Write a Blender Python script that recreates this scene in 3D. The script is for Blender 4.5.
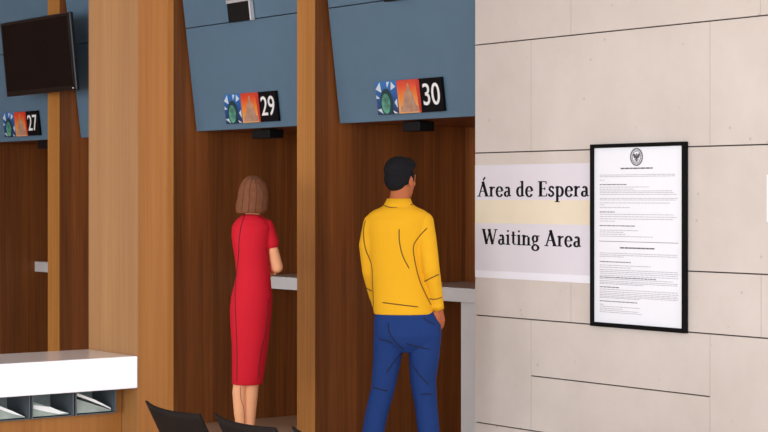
import bpy, bmesh, math, random
from mathutils import Vector, Matrix, Euler
from mathutils.bvhtree import BVHTree

for o in list(bpy.data.objects):
    bpy.data.objects.remove(o)
SC = bpy.context.scene
COL = SC.collection
PI = math.pi

# ------------------------------------------------------------------ camera
EYE = 1.645
cam_d = bpy.data.cameras.new('camera')
cam = bpy.data.objects.new('camera', cam_d)
COL.objects.link(cam)
cam.location = (0, 0, EYE)
cam.rotation_euler = (PI / 2, 0, 0)
cam_d.sensor_width = 36
cam_d.lens = 86.72
cam_d.shift_y = -19 / 768
cam_d.clip_end = 200
SC.camera = cam

# ------------------------------------------------------------------ world, light, exposure
SC.view_settings.view_transform = 'Standard'
SC.view_settings.look = 'None'
SC.view_settings.gamma = 1
SC.view_settings.use_curve_mapping = False
SC.view_settings.exposure = 0.58
world = bpy.data.worlds.new('world')
SC.world = world
world.use_nodes = True
bg = world.node_tree.nodes['Background']
bg.inputs[0].default_value = (0.90, 0.95, 1.0, 1)
bg.inputs[1].default_value = 1.25


def area(name, loc, target, sx, sy, power, color):
    d = bpy.data.lights.new(name, 'AREA')
    d.shape = 'RECTANGLE'
    d.size = sx
    d.size_y = sy
    d.energy = power
    d.color = color
    o = bpy.data.objects.new(name, d)
    COL.objects.link(o)
    o.location = loc
    o.rotation_euler = (Vector(target) - Vector(loc)).to_track_quat('-Z', 'Y').to_euler()
    return o


# daylight through the window wall on the left of the hall and the one behind the viewer
area('window_daylight_left', (-7.0, -2.0, 2.0), (-0.2, 11.0, 1.5), 9.0, 3.8, 560, (0.95, 0.975, 1.0))
area('window_daylight_rear', (3.0, -3.0, 2.2), (-0.8, 11.5, 1.2), 7.0, 3.8, 200, (0.94, 0.97, 1.0))

# ------------------------------------------------------------------ the frame of the counter row
RS = Vector((0.599, -0.801, 0))      # along the counter row, towards the viewer
RT = Vector((0.801, 0.599, 0))       # into the counters
O0 = Vector((-0.422, 11.84, 0))
ROT = math.atan2(-0.801, 0.599)
PITCH = 1.788
CEIL = 3.75


def W(s, t=0.0, z=0.0):
    p = O0 + RS * s + RT * t
    return Vector((p.x, p.y, z))


# ------------------------------------------------------------------ materials
def lin(c):
    return tuple(((v / 255) / 12.92 if v / 255 <= 0.04045 else ((v / 255 + 0.055) / 1.055) ** 2.4) for v in c) + (1,)


def mat(name, rgb, rough=0.5, metal=0.0, spec=0.5, var=0.04, scale=6.0, bump=0.0, bscale=60.0, coat=0.0):
    m = bpy.data.materials.new(name)
    m.use_nodes = True
    nt = m.node_tree
    b = nt.nodes['Principled BSDF']
    b.inputs['Roughness'].default_value = rough
    b.inputs['Metallic'].default_value = metal
    b.inputs['Specular IOR Level'].default_value = spec
    b.inputs['Coat Weight'].default_value = coat
    tc = nt.nodes.new('ShaderNodeTexCoord')
    n = nt.nodes.new('ShaderNodeTexNoise')
    n.inputs['Scale'].default_value = scale
    n.inputs['Detail'].default_value = 4
    nt.links.new(tc.outputs['Object'], n.inputs['Vector'])
    r = nt.nodes.new('ShaderNodeValToRGB')
    c = lin(rgb)
    r.color_ramp.elements[0].position = 0.3
    r.color_ramp.elements[1].position = 0.7
    r.color_ramp.elements[0].color = tuple(v * (1 - var) for v in c[:3]) + (1,)
    r.color_ramp.elements[1].color = tuple(min(1, v * (1 + var)) for v in c[:3]) + (1,)
    nt.links.new(n.outputs['Fac'], r.inputs['Fac'])
    nt.links.new(r.outputs['Color'], b.inputs['Base Color'])
    if bump:
        n2 = nt.nodes.new('ShaderNodeTexNoise')
        n2.inputs['Scale'].default_value = bscale
        nt.links.new(tc.outputs['Object'], n2.inputs['Vector'])
        bp = nt.nodes.new('ShaderNodeBump')
        bp.inputs['Strength'].default_value = bump
        bp.inputs['Distance'].default_value = 0.003
        nt.links.new(n2.outputs['Fac'], bp.inputs['Height'])
        nt.links.new(bp.outputs['Normal'], b.inputs['Normal'])
    return m


def wood(name, dark, light, rough=0.42, boards=7.5, board_var=0.18, spec=0.35):
    """quarter-cut veneer, the grain upright, in boards of slightly different tone"""
    m = bpy.data.materials.new(name)
    m.use_nodes = True
    nt = m.node_tree
    N, L = nt.nodes, nt.links
    b = N['Principled BSDF']
    b.inputs['Roughness'].default_value = rough
    b.inputs['Specular IOR Level'].default_value = spec
    tc = N.new('ShaderNodeTexCoord')
    mp = N.new('ShaderNodeMapping')
    mp.inputs['Scale'].default_value = (55, 55, 1.3)
    L.new(tc.outputs['Object'], mp.inputs['Vector'])
    n1 = N.new('ShaderNodeTexNoise')
    n1.inputs['Scale'].default_value = 1.0
    n1.inputs['Detail'].default_value = 6
    n1.inputs['Roughness'].default_value = 0.6
    L.new(mp.outputs['Vector'], n1.inputs['Vector'])
    mp2 = N.new('ShaderNodeMapping')
    mp2.inputs['Scale'].default_value = (9, 9, 0.25)
    L.new(tc.outputs['Object'], mp2.inputs['Vector'])
    n2 = N.new('ShaderNodeTexNoise')
    n2.inputs['Scale'].default_value = 1.0
    n2.inputs['Detail'].default_value = 3
    L.new(mp2.outputs['Vector'], n2.inputs['Vector'])
    mx = N.new('ShaderNodeMath')
    mx.operation = 'MULTIPLY_ADD'
    mx.inputs[1].default_value = 0.55
    L.new(n1.outputs['Fac'], mx.inputs[0])
    m2 = N.new('ShaderNodeMath')
    m2.operation = 'MULTIPLY'
    m2.inputs[1].default_value = 0.45
    L.new(n2.outputs['Fac'], m2.inputs[0])
    L.new(m2.outputs[0], mx.inputs[2])
    r = N.new('ShaderNodeValToRGB')
    r.color_ramp.elements[0].position = 0.32
    r.color_ramp.elements[1].position = 0.68
    r.color_ramp.elements[0].color = lin(dark)
    r.color_ramp.elements[1].color = lin(light)
    L.new(mx.outputs[0], r.inputs['Fac'])
    # boards
    sx = N.new('ShaderNodeSeparateXYZ')
    L.new(tc.outputs['Object'], sx.inputs[0])
    comb = []
    for k in (0, 1):
        f = N.new('ShaderNodeMath')
        f.operation = 'MULTIPLY'
        f.inputs[1].default_value = boards
        L.new(sx.outputs[k], f.inputs[0])
        g = N.new('ShaderNodeMath')
        g.operation = 'FLOOR'
        L.new(f.outputs[0], g.inputs[0])
        comb.append(g)
    cb = N.new('ShaderNodeCombineXYZ')
    L.new(comb[0].outputs[0], cb.inputs[0])
    L.new(comb[1].outputs[0], cb.inputs[1])
    wn = N.new('ShaderNodeTexWhiteNoise')
    L.new(cb.outputs[0], wn.inputs['Vector'])
    mr = N.new('ShaderNodeMapRange')
    mr.inputs['To Min'].default_value = 1 - board_var
    mr.inputs['To Max'].default_value = 1 + board_var
    L.new(wn.outputs['Value'], mr.inputs['Value'])
    vm = N.new('ShaderNodeVectorMath')
    vm.operation = 'SCALE'
    L.new(r.outputs['Color'], vm.inputs[0])
    L.new(mr.outputs['Result'], vm.inputs['Scale'])
    L.new(vm.outputs[0], b.inputs['Base Color'])
    return m


def stone_mat():
    m = bpy.data.materials.new('limestone')
    m.use_nodes = True
    nt = m.node_tree
    N, L = nt.nodes, nt.links
    b = N['Principled BSDF']
    b.inputs['Roughness'].default_value = 0.62
    b.inputs['Specular IOR Level'].default_value = 0.3
    tc = N.new('ShaderNodeTexCoord')
    a = N.new('ShaderNodeTexNoise')
    a.inputs['Scale'].default_value = 1.6
    a.inputs['Detail'].default_value = 8
    a.inputs['Roughness'].default_value = 0.65
    L.new(tc.outputs['Object'], a.inputs['Vector'])
    r = N.new('ShaderNodeValToRGB')
    r.color_ramp.elements[0].position = 0.3
    r.color_ramp.elements[1].position = 0.72
    r.color_ramp.elements[0].color = lin((203, 193, 186))
    r.color_ramp.elements[1].color = lin((217, 208, 202))
    L.new(a.outputs['Fac'], r.inputs['Fac'])
    # sparse pits in the stone
    v = N.new('ShaderNodeTexVoronoi')
    v.inputs['Scale'].default_value = 9
    L.new(tc.outputs['Object'], v.inputs['Vector'])
    r2 = N.new('ShaderNodeValToRGB')
    r2.color_ramp.elements[0].position = 0.035
    r2.color_ramp.elements[1].position = 0.09
    r2.color_ramp.elements[0].color = (0.78, 0.77, 0.76, 1)
    r2.color_ramp.elements[1].color = (1, 1, 1, 1)
    L.new(v.outputs['Distance'], r2.inputs['Fac'])
    mx = N.new('ShaderNodeMix')
    mx.data_type = 'RGBA'
    mx.blend_type = 'MULTIPLY'
    mx.inputs[0].default_value = 1
    L.new(r.outputs['Color'], mx.inputs[6])
    L.new(r2.outputs['Color'], mx.inputs[7])
    L.new(mx.outputs[2], b.inputs['Base Color'])
    f = N.new('ShaderNodeTexNoise')
    f.inputs['Scale'].default_value = 70
    f.inputs['Detail'].default_value = 5
    L.new(tc.outputs['Object'], f.inputs['Vector'])
    bp = N.new('ShaderNodeBump')
    bp.inputs['Strength'].default_value = 0.12
    bp.inputs['Distance'].default_value = 0.002
    L.new(f.outputs['Fac'], bp.inputs['Height'])
    L.new(bp.outputs['Normal'], b.inputs['Normal'])
    return m


def ramp_mat(name, stops, axis=2, lo=0.0, hi=1.0, rough=0.35, noise=0.15):
    """printed picture: a colour run along one axis, broken up by noise"""
    m = bpy.data.materials.new(name)
    m.use_nodes = True
    N, L = m.node_tree.nodes, m.node_tree.links
    b = N['Principled BSDF']
    b.inputs['Roughness'].default_value = rough
    tc = N.new('ShaderNodeTexCoord')
    sx = N.new('ShaderNodeSeparateXYZ')
    L.new(tc.outputs['Object'], sx.inputs[0])
    mr = N.new('ShaderNodeMapRange')
    mr.inputs['From Min'].default_value = lo
    mr.inputs['From Max'].default_value = hi
    L.new(sx.outputs[axis], mr.inputs['Value'])
    n = N.new('ShaderNodeTexNoise')
    n.inputs['Scale'].default_value = 14
    L.new(tc.outputs['Object'], n.inputs['Vector'])
    ma = N.new('ShaderNodeMath')
    ma.operation = 'MULTIPLY_ADD'
    ma.inputs[1].default_value = noise * 2
    L.new(n.outputs['Fac'], ma.inputs[0])
    sb = N.new('ShaderNodeMath')
    sb.operation = 'SUBTRACT'
    sb.inputs[1].default_value = noise
    L.new(mr.outputs['Result'], sb.inputs[0])
    L.new(sb.outputs[0], ma.inputs[2])
    r = N.new('ShaderNodeValToRGB')
    els = r.color_ramp.elements
    els[0].position, els[0].color = stops[0][0], lin(stops[0][1])
    els[1].position, els[1].color = stops[-1][0], lin(stops[-1][1])
    for p, c in stops[1:-1]:
        e = els.new(p)
        e.color = lin(c)
    L.new(ma.outputs[0], r.inputs['Fac'])
    L.new(r.outputs['Color'], b.inputs['Base Color'])
    return m


M = {}
M['oak'] = wood('oak_veneer', (172, 110, 48), (200, 138, 68), boards=7.5, board_var=0.07)
M['oak_clad'] = wood('oak_cladding', (138, 86, 34), (162, 106, 50), boards=7.5, board_var=0.05)
M['oak_pale'] = wood('pale_oak_veneer', (138, 95, 50), (158, 114, 68), boards=6, board_var=0.05)
M['shaded_wood'] = wood('shaded_wood_veneer', (98, 52, 20), (146, 85, 40), boards=9, board_var=0.22, rough=0.5)  # same wood as the edges, booth shade partly put into its colour
M['stone'] = stone_mat()
M['joint'] = mat('joint_shadow_gap', (72, 66, 64), 0.9)
M['joint_light'] = mat('filled_joint', (150, 138, 130), 0.8)
M['blue'] = mat('blue_painted_panel', (90, 119, 142), 0.6, var=0.03, bump=0.05, bscale=200)
M['ceiling'] = mat('ceiling_paint', (225, 222, 215), 0.8)
M['floor'] = mat('beige_floor', (196, 164, 138), 0.35, var=0.06, scale=3)
M['white'] = mat('white_laminate', (240, 242, 250), 0.12, var=0.01, spec=0.6)
M['counter'] = mat('grey_white_solid_surface', (212, 210, 210), 0.3, var=0.03)
M['black'] = mat('black_plastic', (16, 15, 16), 0.55, spec=0.2)
M['gloss'] = mat('tv_screen_glass', (10, 11, 13), 0.1, spec=0.22)
M['bezel'] = mat('tv_bezel', (14, 14, 15), 0.3)
M['silver'] = mat('brushed_silver', (205, 205, 208), 0.35, metal=0.3)
M['chair'] = mat('black_chair_shell', (30, 25, 23), 0.7, var=0.08, spec=0.1)
M['steel'] = mat('dark_steel', (70, 68, 66), 0.35, metal=0.9)
M['paper'] = mat('paper_lilac', (224, 220, 230), 0.7, var=0.015, scale=3)
M['paper_yellow'] = mat('paper_cream_band', (234, 223, 200), 0.7, var=0.03, scale=4)
M['paper_white'] = mat('paper_white', (240, 240, 250), 0.6, var=0.01)
M['ink'] = mat('black_ink', (22, 20, 24), 0.8, spec=0.1)
M['print'] = mat('grey_print', (182, 180, 188), 0.8, spec=0.1)
M['print_dark'] = mat('dark_print', (96, 94, 100), 0.8, spec=0.1)
M['frame'] = mat('black_frame', (12, 11, 12), 0.6, spec=0.1)
M['poster'] = mat('poster_sheet', (238, 240, 248), 0.22, var=0.01, spec=0.5)
M['tile_black'] = mat('black_tile', (14, 12, 16), 0.6, spec=0.1)
M['num'] = mat('white_numeral', (250, 250, 250), 0.5)
M['tray'] = mat('smoky_acrylic', (78, 86, 92), 0.22)
M['tray_back'] = mat('grey_tray_back', (134, 144, 144), 0.3, var=0.3, scale=12)
M['tray_insert'] = mat('grey_green_pamphlet', (150, 162, 156), 0.35, var=0.25, scale=9)
M['tray_light'] = mat('white_pamphlet', (232, 236, 238), 0.4)
M['pic_blue'] = ramp_mat('blue_print', [(0.0, (10, 40, 78)), (0.5, (20, 84, 160)), (1.0, (46, 120, 196))], 2, 0, 0.21)
M['pic_white'] = mat('pale_print', (214, 226, 236), 0.5)
M['pic_green'] = mat('verdigris_print', (84, 152, 130), 0.5, var=0.6, scale=26)
M['pic_dgreen'] = mat('dark_green_print', (20, 58, 62), 0.5)
M['pic_orange'] = ramp_mat('orange_print', [(0.0, (238, 176, 110)), (0.45, (240, 140, 50)), (0.8, (232, 84, 36)), (1.0, (214, 56, 34))], 2, 0, 0.21)
M['pic_red'] = mat('red_print', (206, 50, 38), 0.5, var=0.15, scale=20)
M['pic_grey'] = mat('dome_print', (186, 142, 118), 0.5, var=0.2, scale=30)
M['skin_w'] = mat('light_skin', (252, 183, 137), 0.6, var=0.02, spec=0.25)
M['skin_m'] = mat('brown_skin', (184, 104, 66), 0.6, var=0.02, spec=0.25)
M['hair_w'] = mat('brown_hair', (132, 84, 60), 0.9, var=0.1, scale=30, spec=0.1)
M['hair_line'] = mat('brown_hair_strand', (84, 50, 36), 0.6)
M['hair_m'] = mat('black_hair', (32, 32, 36), 0.95, spec=0.05, var=0.1, scale=40, bump=0.4, bscale=120)
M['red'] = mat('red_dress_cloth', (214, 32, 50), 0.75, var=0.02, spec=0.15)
M['red_line'] = mat('maroon_pen_line', (104, 10, 28), 0.8)  # colour of the drawn pen lines on the dress
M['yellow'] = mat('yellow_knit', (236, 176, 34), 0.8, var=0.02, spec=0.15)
M['yellow_line'] = mat('brown_pen_line', (112, 78, 14), 0.8)
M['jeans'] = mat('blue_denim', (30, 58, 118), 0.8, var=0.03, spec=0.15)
M['jeans_line'] = mat('navy_pen_line', (8, 14, 40), 0.8)
M['skin_line'] = mat('calf_crease', (170, 96, 62), 0.7)
M['eye_white'] = mat('eye_white', (235, 232, 226), 0.3)
M['iris'] = mat('brown_iris', (60, 36, 22), 0.3)
M['lips'] = mat('lips', (176, 84, 74), 0.5)
M['shoe'] = mat('black_shoe', (30, 28, 30), 0.4)
M['sole'] = mat('shoe_sole', (214, 210, 204), 0.6)


# ------------------------------------------------------------------ mesh helpers
def box(bm, x0, x1, y0, y1, z0, z1, bev=0.0, mx=None):
    b2 = bmesh.new()
    bmesh.ops.create_cube(b2, size=1)
    for v in b2.verts:
        v.co = Vector(((x0 + x1) / 2 + v.co.x * (x1 - x0), (y0 + y1) / 2 + v.co.y * (y1 - y0), (z0 + z1) / 2 + v.co.z * (z1 - z0)))
    if bev:
        bmesh.ops.bevel(b2, geom=b2.edges[:], offset=bev, segments=2, affect='EDGES', profile=0.5)
    add(bm, b2, mx)


def add(bm, b2, mx=None):
    vm = {}
    for v in b2.verts:
        co = v.co.copy()
        vm[v] = bm.verts.new(mx @ co if mx else co)
    for f in b2.faces:
        nf = bm.faces.new([vm[v] for v in f.verts])
        nf.smooth = f.smooth
    b2.free()


def poly(bm, pts, y0, y1):
    """prism: outline pts (x,z) between the depths y0 and y1"""
    a = [bm.verts.new((x, y0, z)) for x, z in pts]
    b = [bm.verts.new((x, y1, z)) for x, z in pts]
    n = len(pts)
    bm.faces.new(a)
    bm.faces.new(b[::-1])
    for i in range(n):
        bm.faces.new([a[i], b[i], b[(i + 1) % n], a[(i + 1) % n]])


def ell(bm, c, r, rot=None, seg=20):
    b2 = bmesh.new()
    bmesh.ops.create_uvsphere(b2, u_segments=seg, v_segments=seg // 2 + 2, radius=1)
    mx = Matrix.Translation(Vector(c)) @ (rot.to_4x4() if rot else Matrix.Identity(4)) @ Matrix.Diagonal(Vector((r[0], r[1], r[2], 1)))
    for f in b2.faces:
        f.smooth = True
    add(bm, b2, mx)


def tube(bm, pts, radii, seg=12, cap=True, smooth=True):
    """a swept round tube through pts"""
    pts = [Vector(p) for p in pts]
    if not isinstance(radii, (list, tuple)):
        radii = [radii] * len(pts)
    rings = []
    prev = None
    for i, p in enumerate(pts):
        d = (pts[min(i + 1, len(pts) - 1)] - pts[max(i - 1, 0)]).normalized()
        if prev is None:
            u = d.orthogonal().normalized()
        else:
            u = (prev - d * prev.dot(d))
            u = u.normalized() if u.length > 1e-6 else d.orthogonal().normalized()
        prev = u
        w = d.cross(u)
        rings.append([bm.verts.new(p + (u * math.cos(2 * PI * k / seg) + w * math.sin(2 * PI * k / seg)) * radii[i]) for k in range(seg)])
    for a, b in zip(rings, rings[1:]):
        for k in range(seg):
            f = bm.faces.new([a[k], a[(k + 1) % seg], b[(k + 1) % seg], b[k]])
            f.smooth = smooth
    if cap:
        bm.faces.new(rings[0][::-1])
        bm.faces.new(rings[-1])


def chain(bm, pts, radii, seg=16):
    """tapered limb with round joints (closed pieces that overlap, to be fused)"""
    for p, r in zip(pts, radii):
        ell(bm, p, (r, r, r), seg=seg)
    for i in range(len(pts) - 1):
        tube(bm, [pts[i], pts[i + 1]], [radii[i], radii[i + 1]], seg=seg)


def loft(bm, secs, seg=32, ex=2.2):
    rings = []
    for z, cx, cy, rx, ry in secs:
        ring = []
        for k in range(seg):
            a = 2 * PI * k / seg
            c, s = math.cos(a), math.sin(a)
            ring.append(bm.verts.new((cx + rx * math.copysign(abs(c) ** (2 / ex), c), cy + ry * math.copysign(abs(s) ** (2 / ex), s), z)))
        rings.append(ring)
    for a, b in zip(rings, rings[1:]):
        for k in range(seg):
            f = bm.faces.new([a[k], a[(k + 1) % seg], b[(k + 1) % seg], b[k]])
            f.smooth = True
    bm.faces.new(rings[0][::-1])
    bm.faces.new(rings[-1])


def obj(name, bm, m, parent=None, loc=None, rot=None):
    bmesh.ops.recalc_face_normals(bm, faces=bm.faces[:])
    me = bpy.data.meshes.new(name)
    bm.to_mesh(me)
    bm.free()
    for x in (m if isinstance(m, list) else [m]):
        me.materials.append(x)
    o = bpy.data.objects.new(name, me)
    COL.objects.link(o)
    if parent:
        o.parent = parent
    if loc is not None:
        o.location = loc
    if rot is not None:
        o.rotation_euler = rot
    return o


def fused(name, bm, m, parent, voxel=0.006, smooth=4):
    """closed overlapping pieces fused into one continuous surface"""
    bmesh.ops.recalc_face_normals(bm, faces=bm.faces[:])
    me = bpy.data.meshes.new('tmp')
    bm.to_mesh(me)
    bm.free()
    t = bpy.data.objects.new('tmp', me)
    COL.objects.link(t)
    r = t.modifiers.new('r', 'REMESH')
    r.mode = 'VOXEL'
    r.voxel_size = voxel
    if smooth:
        s = t.modifiers.new('s', 'SMOOTH')
        s.factor = 0.5
        s.iterations = smooth
    dg = bpy.context.evaluated_depsgraph_get()
    me2 = bpy.data.meshes.new_from_object(t.evaluated_get(dg))
    bpy.data.objects.remove(t)
    me2.name = name
    me2.polygons.foreach_set('use_smooth', [True] * len(me2.polygons))
    me2.materials.clear()
    me2.materials.append(m)
    o = bpy.data.objects.new(name, me2)
    COL.objects.link(o)
    o.parent = parent
    return o


def tag(o, label, cat, group=None):
    o['label'] = label
    o['category'] = cat
    if group:
        o['group'] = group
    return o


def thing(name, label, cat, loc=(0, 0, 0), rot=(0, 0, 0), group=None):
    o = bpy.data.objects.new(name, None)
    o.empty_display_size = 0.1
    COL.objects.link(o)
    o.location = loc
    o.rotation_euler = rot
    return tag(o, label, cat, group)


def struct(o):
    o['kind'] = 'structure'
    return o


def B():
    return bmesh.new()


def copy_thing(root, loc, label, group=None, rot=None):
    r = root.copy()
    COL.objects.link(r)
    r.location = loc
    if rot is not None:
        r.rotation_euler = rot
    r['label'] = label
    if group:
        r['group'] = group
    for ch in list(root.children):
        c = ch.copy()
        COL.objects.link(c)
        c.parent = r
        for g in list(ch.children):
            d = g.copy()
            COL.objects.link(d)
            d.parent = c
    return r


# ================================================================== SETTING
bm = B()
box(bm, -16, 9, -4, 24, -0.1, 0)
struct(obj('floor', bm, M['floor']))
bm = B()
box(bm, -10.4, 8.0, -9.0, 3.2, CEIL, CEIL + 0.12)
struct(obj('ceiling', bm, M['ceiling'], None, W(0), (0, 0, ROT)))

# wall behind the counters
bm = B()
box(bm, -10.3, 1.9, 1.25, 1.35, 0, CEIL)
struct(obj('wall_back', bm, M['shaded_wood'], None, W(0), (0, 0, ROT)))
bm = B()
box(bm, -10.4, -10.3, -9.0, 1.35, 0, CEIL)
struct(obj('added_wall_left', bm, M['shaded_wood'], None, W(0), (0, 0, ROT)))  # unseen dark wall, added so the black surfaces reflect less brightness

# stone wall: slabs with open horizontal joints and tight upright ones
S0, S1 = 1.574, 7.5
rows = [(0.0, 0.052, [2.38, 3.72]), (0.052, 0.358, [2.38, 3.72, 5.05, 6.4]), (0.358, 0.970, [2.057, 3.389, 4.72, 6.05]),
        (0.970, 1.275, [2.38, 3.72, 5.05, 6.4]), (1.275, 1.896, [2.72, 4.05, 5.4, 6.7]), (1.896, 2.513, [2.057, 3.389, 4.72, 6.05]),
        (2.513, 3.13, [2.38, 3.715, 5.05, 6.4]), (3.13, CEIL, [2.057, 3.389, 4.72, 6.05])]
wall_r = bpy.data.objects.new('wall_right', None)
COL.objects.link(wall_r)
wall_r.location = W(0)
wall_r.rotation_euler = (0, 0, ROT)
struct(wall_r)
bm = B()
G = 0.0034
for z0, z1, js in rows:
    e = [S0] + js + [S1]
    for a, b in zip(e, e[1:]):
        zz0 = z0 + (G if z0 > 0 else 0)
        if abs(a - 2.057) < 1e-6 and abs(z0 - 0.358) < 1e-6:      # this slab is split in two
            box(bm, a + 0.001, b - 0.001, 0, 0.05, zz0, 0.660 - G, 0.001)
            box(bm, a + 0.001, b - 0.001, 0, 0.05, 0.660 + G, z1 - G, 0.001)
        else:
            box(bm, a + 0.001, b - 0.001, 0, 0.05, zz0, z1 - G, 0.001)
obj('stone_slabs', bm, M['stone'], wall_r)
bm = B()
box(bm, S0 + 0.004, S1, 0.012, 0.24, 0, CEIL)
obj('wall_core', bm, M['joint'], wall_r)
bm = B()
box(bm, S0 - 0.0, S0 + 0.05, 0.051, 1.25, 0, CEIL, 0.002)
obj('stone_return', bm, M['stone'], wall_r)
bm = B()
for z0, z1, js in rows:
    for j in js:
        box(bm, j - 0.0025, j + 0.0025, 0.0006, 0.02, z0 + G, z1 - G)
obj('upright_joint', bm, M['joint_light'], wall_r)

# ================================================================== COUNTER ROW
side = [0.0, -PITCH, -2 * PITCH, -3 * PITCH]
plabel = ['wooden partition with pale oak edge between counters 29 and 30',
          'wooden partition behind the desk pillar, at the left of counter 29',
          'narrow wooden partition behind the television, right of counter 27',
          'dark wooden side partition at the left end of counter 27, at the left edge']
for k, s in enumerate(side):
    t = thing('partition', plabel[k], 'partition', W(s), (0, 0, ROT), 'partitions between the counters')
    bm = B()
    box(bm, -0.24, -0.04, 0, 0.006, 0, CEIL, 0.001)
    obj('oak_edge', bm, M['oak'], t)
    for nm, x0, x1 in (('side_panel', -0.060, -0.04), ('side_panel', -0.24, -0.220)):
        bm = B()
        box(bm, x0, x1, 0.0062, 1.249, 0, CEIL)
        obj(nm, bm, M['shaded_wood'], t)
    bm = B()
    box(bm, -0.219, -0.061, 0.0062, 1.249, 0, CEIL)
    obj('core', bm, M['shaded_wood'], t)

SL = 0.125
PA = math.atan(SL)
spans = [('30', 0.001, 1.555), ('29', -PITCH + 0.001, -0.241), ('28', -2 * PITCH + 0.001, -PITCH - 0.241), ('27', -3 * PITCH + 0.001, -2 * PITCH - 0.241)]
blabel = {'30': 'blue slanted panel above counter 30, beside the stone wall',
          '29': 'blue slanted panel above counter 29 with a silver edged box near its top',
          '28': 'blue slanted panel above the counter hidden behind the desk pillar',
          '27': 'blue slanted panel behind the television, above counter 27'}
for n, a, b in spans:
    t = thing('slanted_panel', blabel[n], 'panel', W(a, 0.173, 2.12), (0, 0, ROT), 'blue panels above the counters')
    w = b - a
    for nm, z0, z1 in (('lower_panel', 0, 0.734), ('upper_panel', 0.741, 1.625)):
        bm = B()
        v = []
        for x in (0, w):
            for (z, dy) in ((z0, 0), (z1, 0), (z1, 0.03), (z0, 0.03)):
                v.append(bm.verts.new((x, -SL * z + dy, z)))
        for f in ((0, 1, 2, 3), (7, 6, 5, 4), (0, 4, 5, 1), (1, 5, 6, 2), (2, 6, 7, 3), (3, 7, 4, 0)):
            bm.faces.new([v[i] for i in f])
        obj(nm, bm, M['blue'], t)
    bm = B()
    box(bm, -0.038, w, 0.031, 1.07, 0.0, 0.03)
    obj('soffit', bm, M['shaded_wood'], t)

# counters
clabel = {'30': 'pale service counter with pedestal beside the stone wall, behind the man in yellow',
          '29': 'pale service counter behind the woman in red',
          '28': 'pale service counter hidden behind the desk pillar',
          '27': 'pale service counter end seen at the far left, below number 27'}
for n, a, b in spans:
    t = thing('service_counter', clabel[n], 'counter', W(a, 0, 0), (0, 0, ROT), 'service counters')
    w = b - a
    bm = B()
    box(bm, -0.038, w - 0.001, 0.66, 1.248, 0.978, 1.068, 0.004)
    obj('countertop', bm, M['counter'], t)
    bm = B()
    box(bm, 0.585, 0.93, 0.70, 1.2, 0, 0.978, 0.003)
    obj('pedestal', bm, M['counter'], t)

# small black boxes hanging under the panels
for n, a, b, lb in (('30', 0.560, 0.735, 'small black box under the blue panel of counter 30'),
                    ('29', -1.17, -0.95, 'small black box under the blue panel of counter 29'),
                    ('27', -4.51, -4.30, 'small black box under the blue panel of counter 27')):
    t = thing('speaker', lb, 'speaker', W(a, 0.25, 2.053), (0, 0, ROT), 'black boxes under the blue panels')
    bm = B()
    box(bm, 0, b - a, 0.0, 0.12, 0, 0.06, 0.006)
    obj('body', bm, M['black'], t)
    bm = B()
    box(bm, (b - a) / 2 - 0.04, (b - a) / 2 + 0.04, 0.03, 0.11, 0.058, 0.066)
    obj('bracket', bm, M['black'], t)

# silver edged dark boxes on the panels
for s0, z0, lb in ((-1.15, 2.852, 'dark box with silver edges on the blue panel above number 29'),
                   (0.64, 2.845, 'bottom of dark box at the top edge, on the panel above number 30')):
    tt = 0.173 - SL * (z0 - 2.12)
    t = thing('wall_box', lb, 'box', W(s0, tt - 0.006, z0), (PA, 0, ROT), 'silver edged boxes on the panels')
    bm = B()
    box(bm, 0.0, 0.275, -0.03, 0.0, 0, 0.13, 0.003)
    obj('housing', bm, M['black'], t)
    bm = B()
    box(bm, -0.004, 0.276, -0.034, 0.0, 0.131, 0.155, 0.003)
    obj('silver_top', bm, M['silver'], t)
    bm = B()
    box(bm, 0.277, 0.290, -0.034, 0.0, -0.004, 0.131, 0.003)
    obj('silver_side', bm, M['silver'], t)
    bm = B()
    box(bm, 0.0, 0.290, -0.034, 0.0, 0.156, 0.30, 0.003)
    obj('display', bm, M['black'], t)

# number signs
TW, TH = 0.219, 0.205


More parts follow.
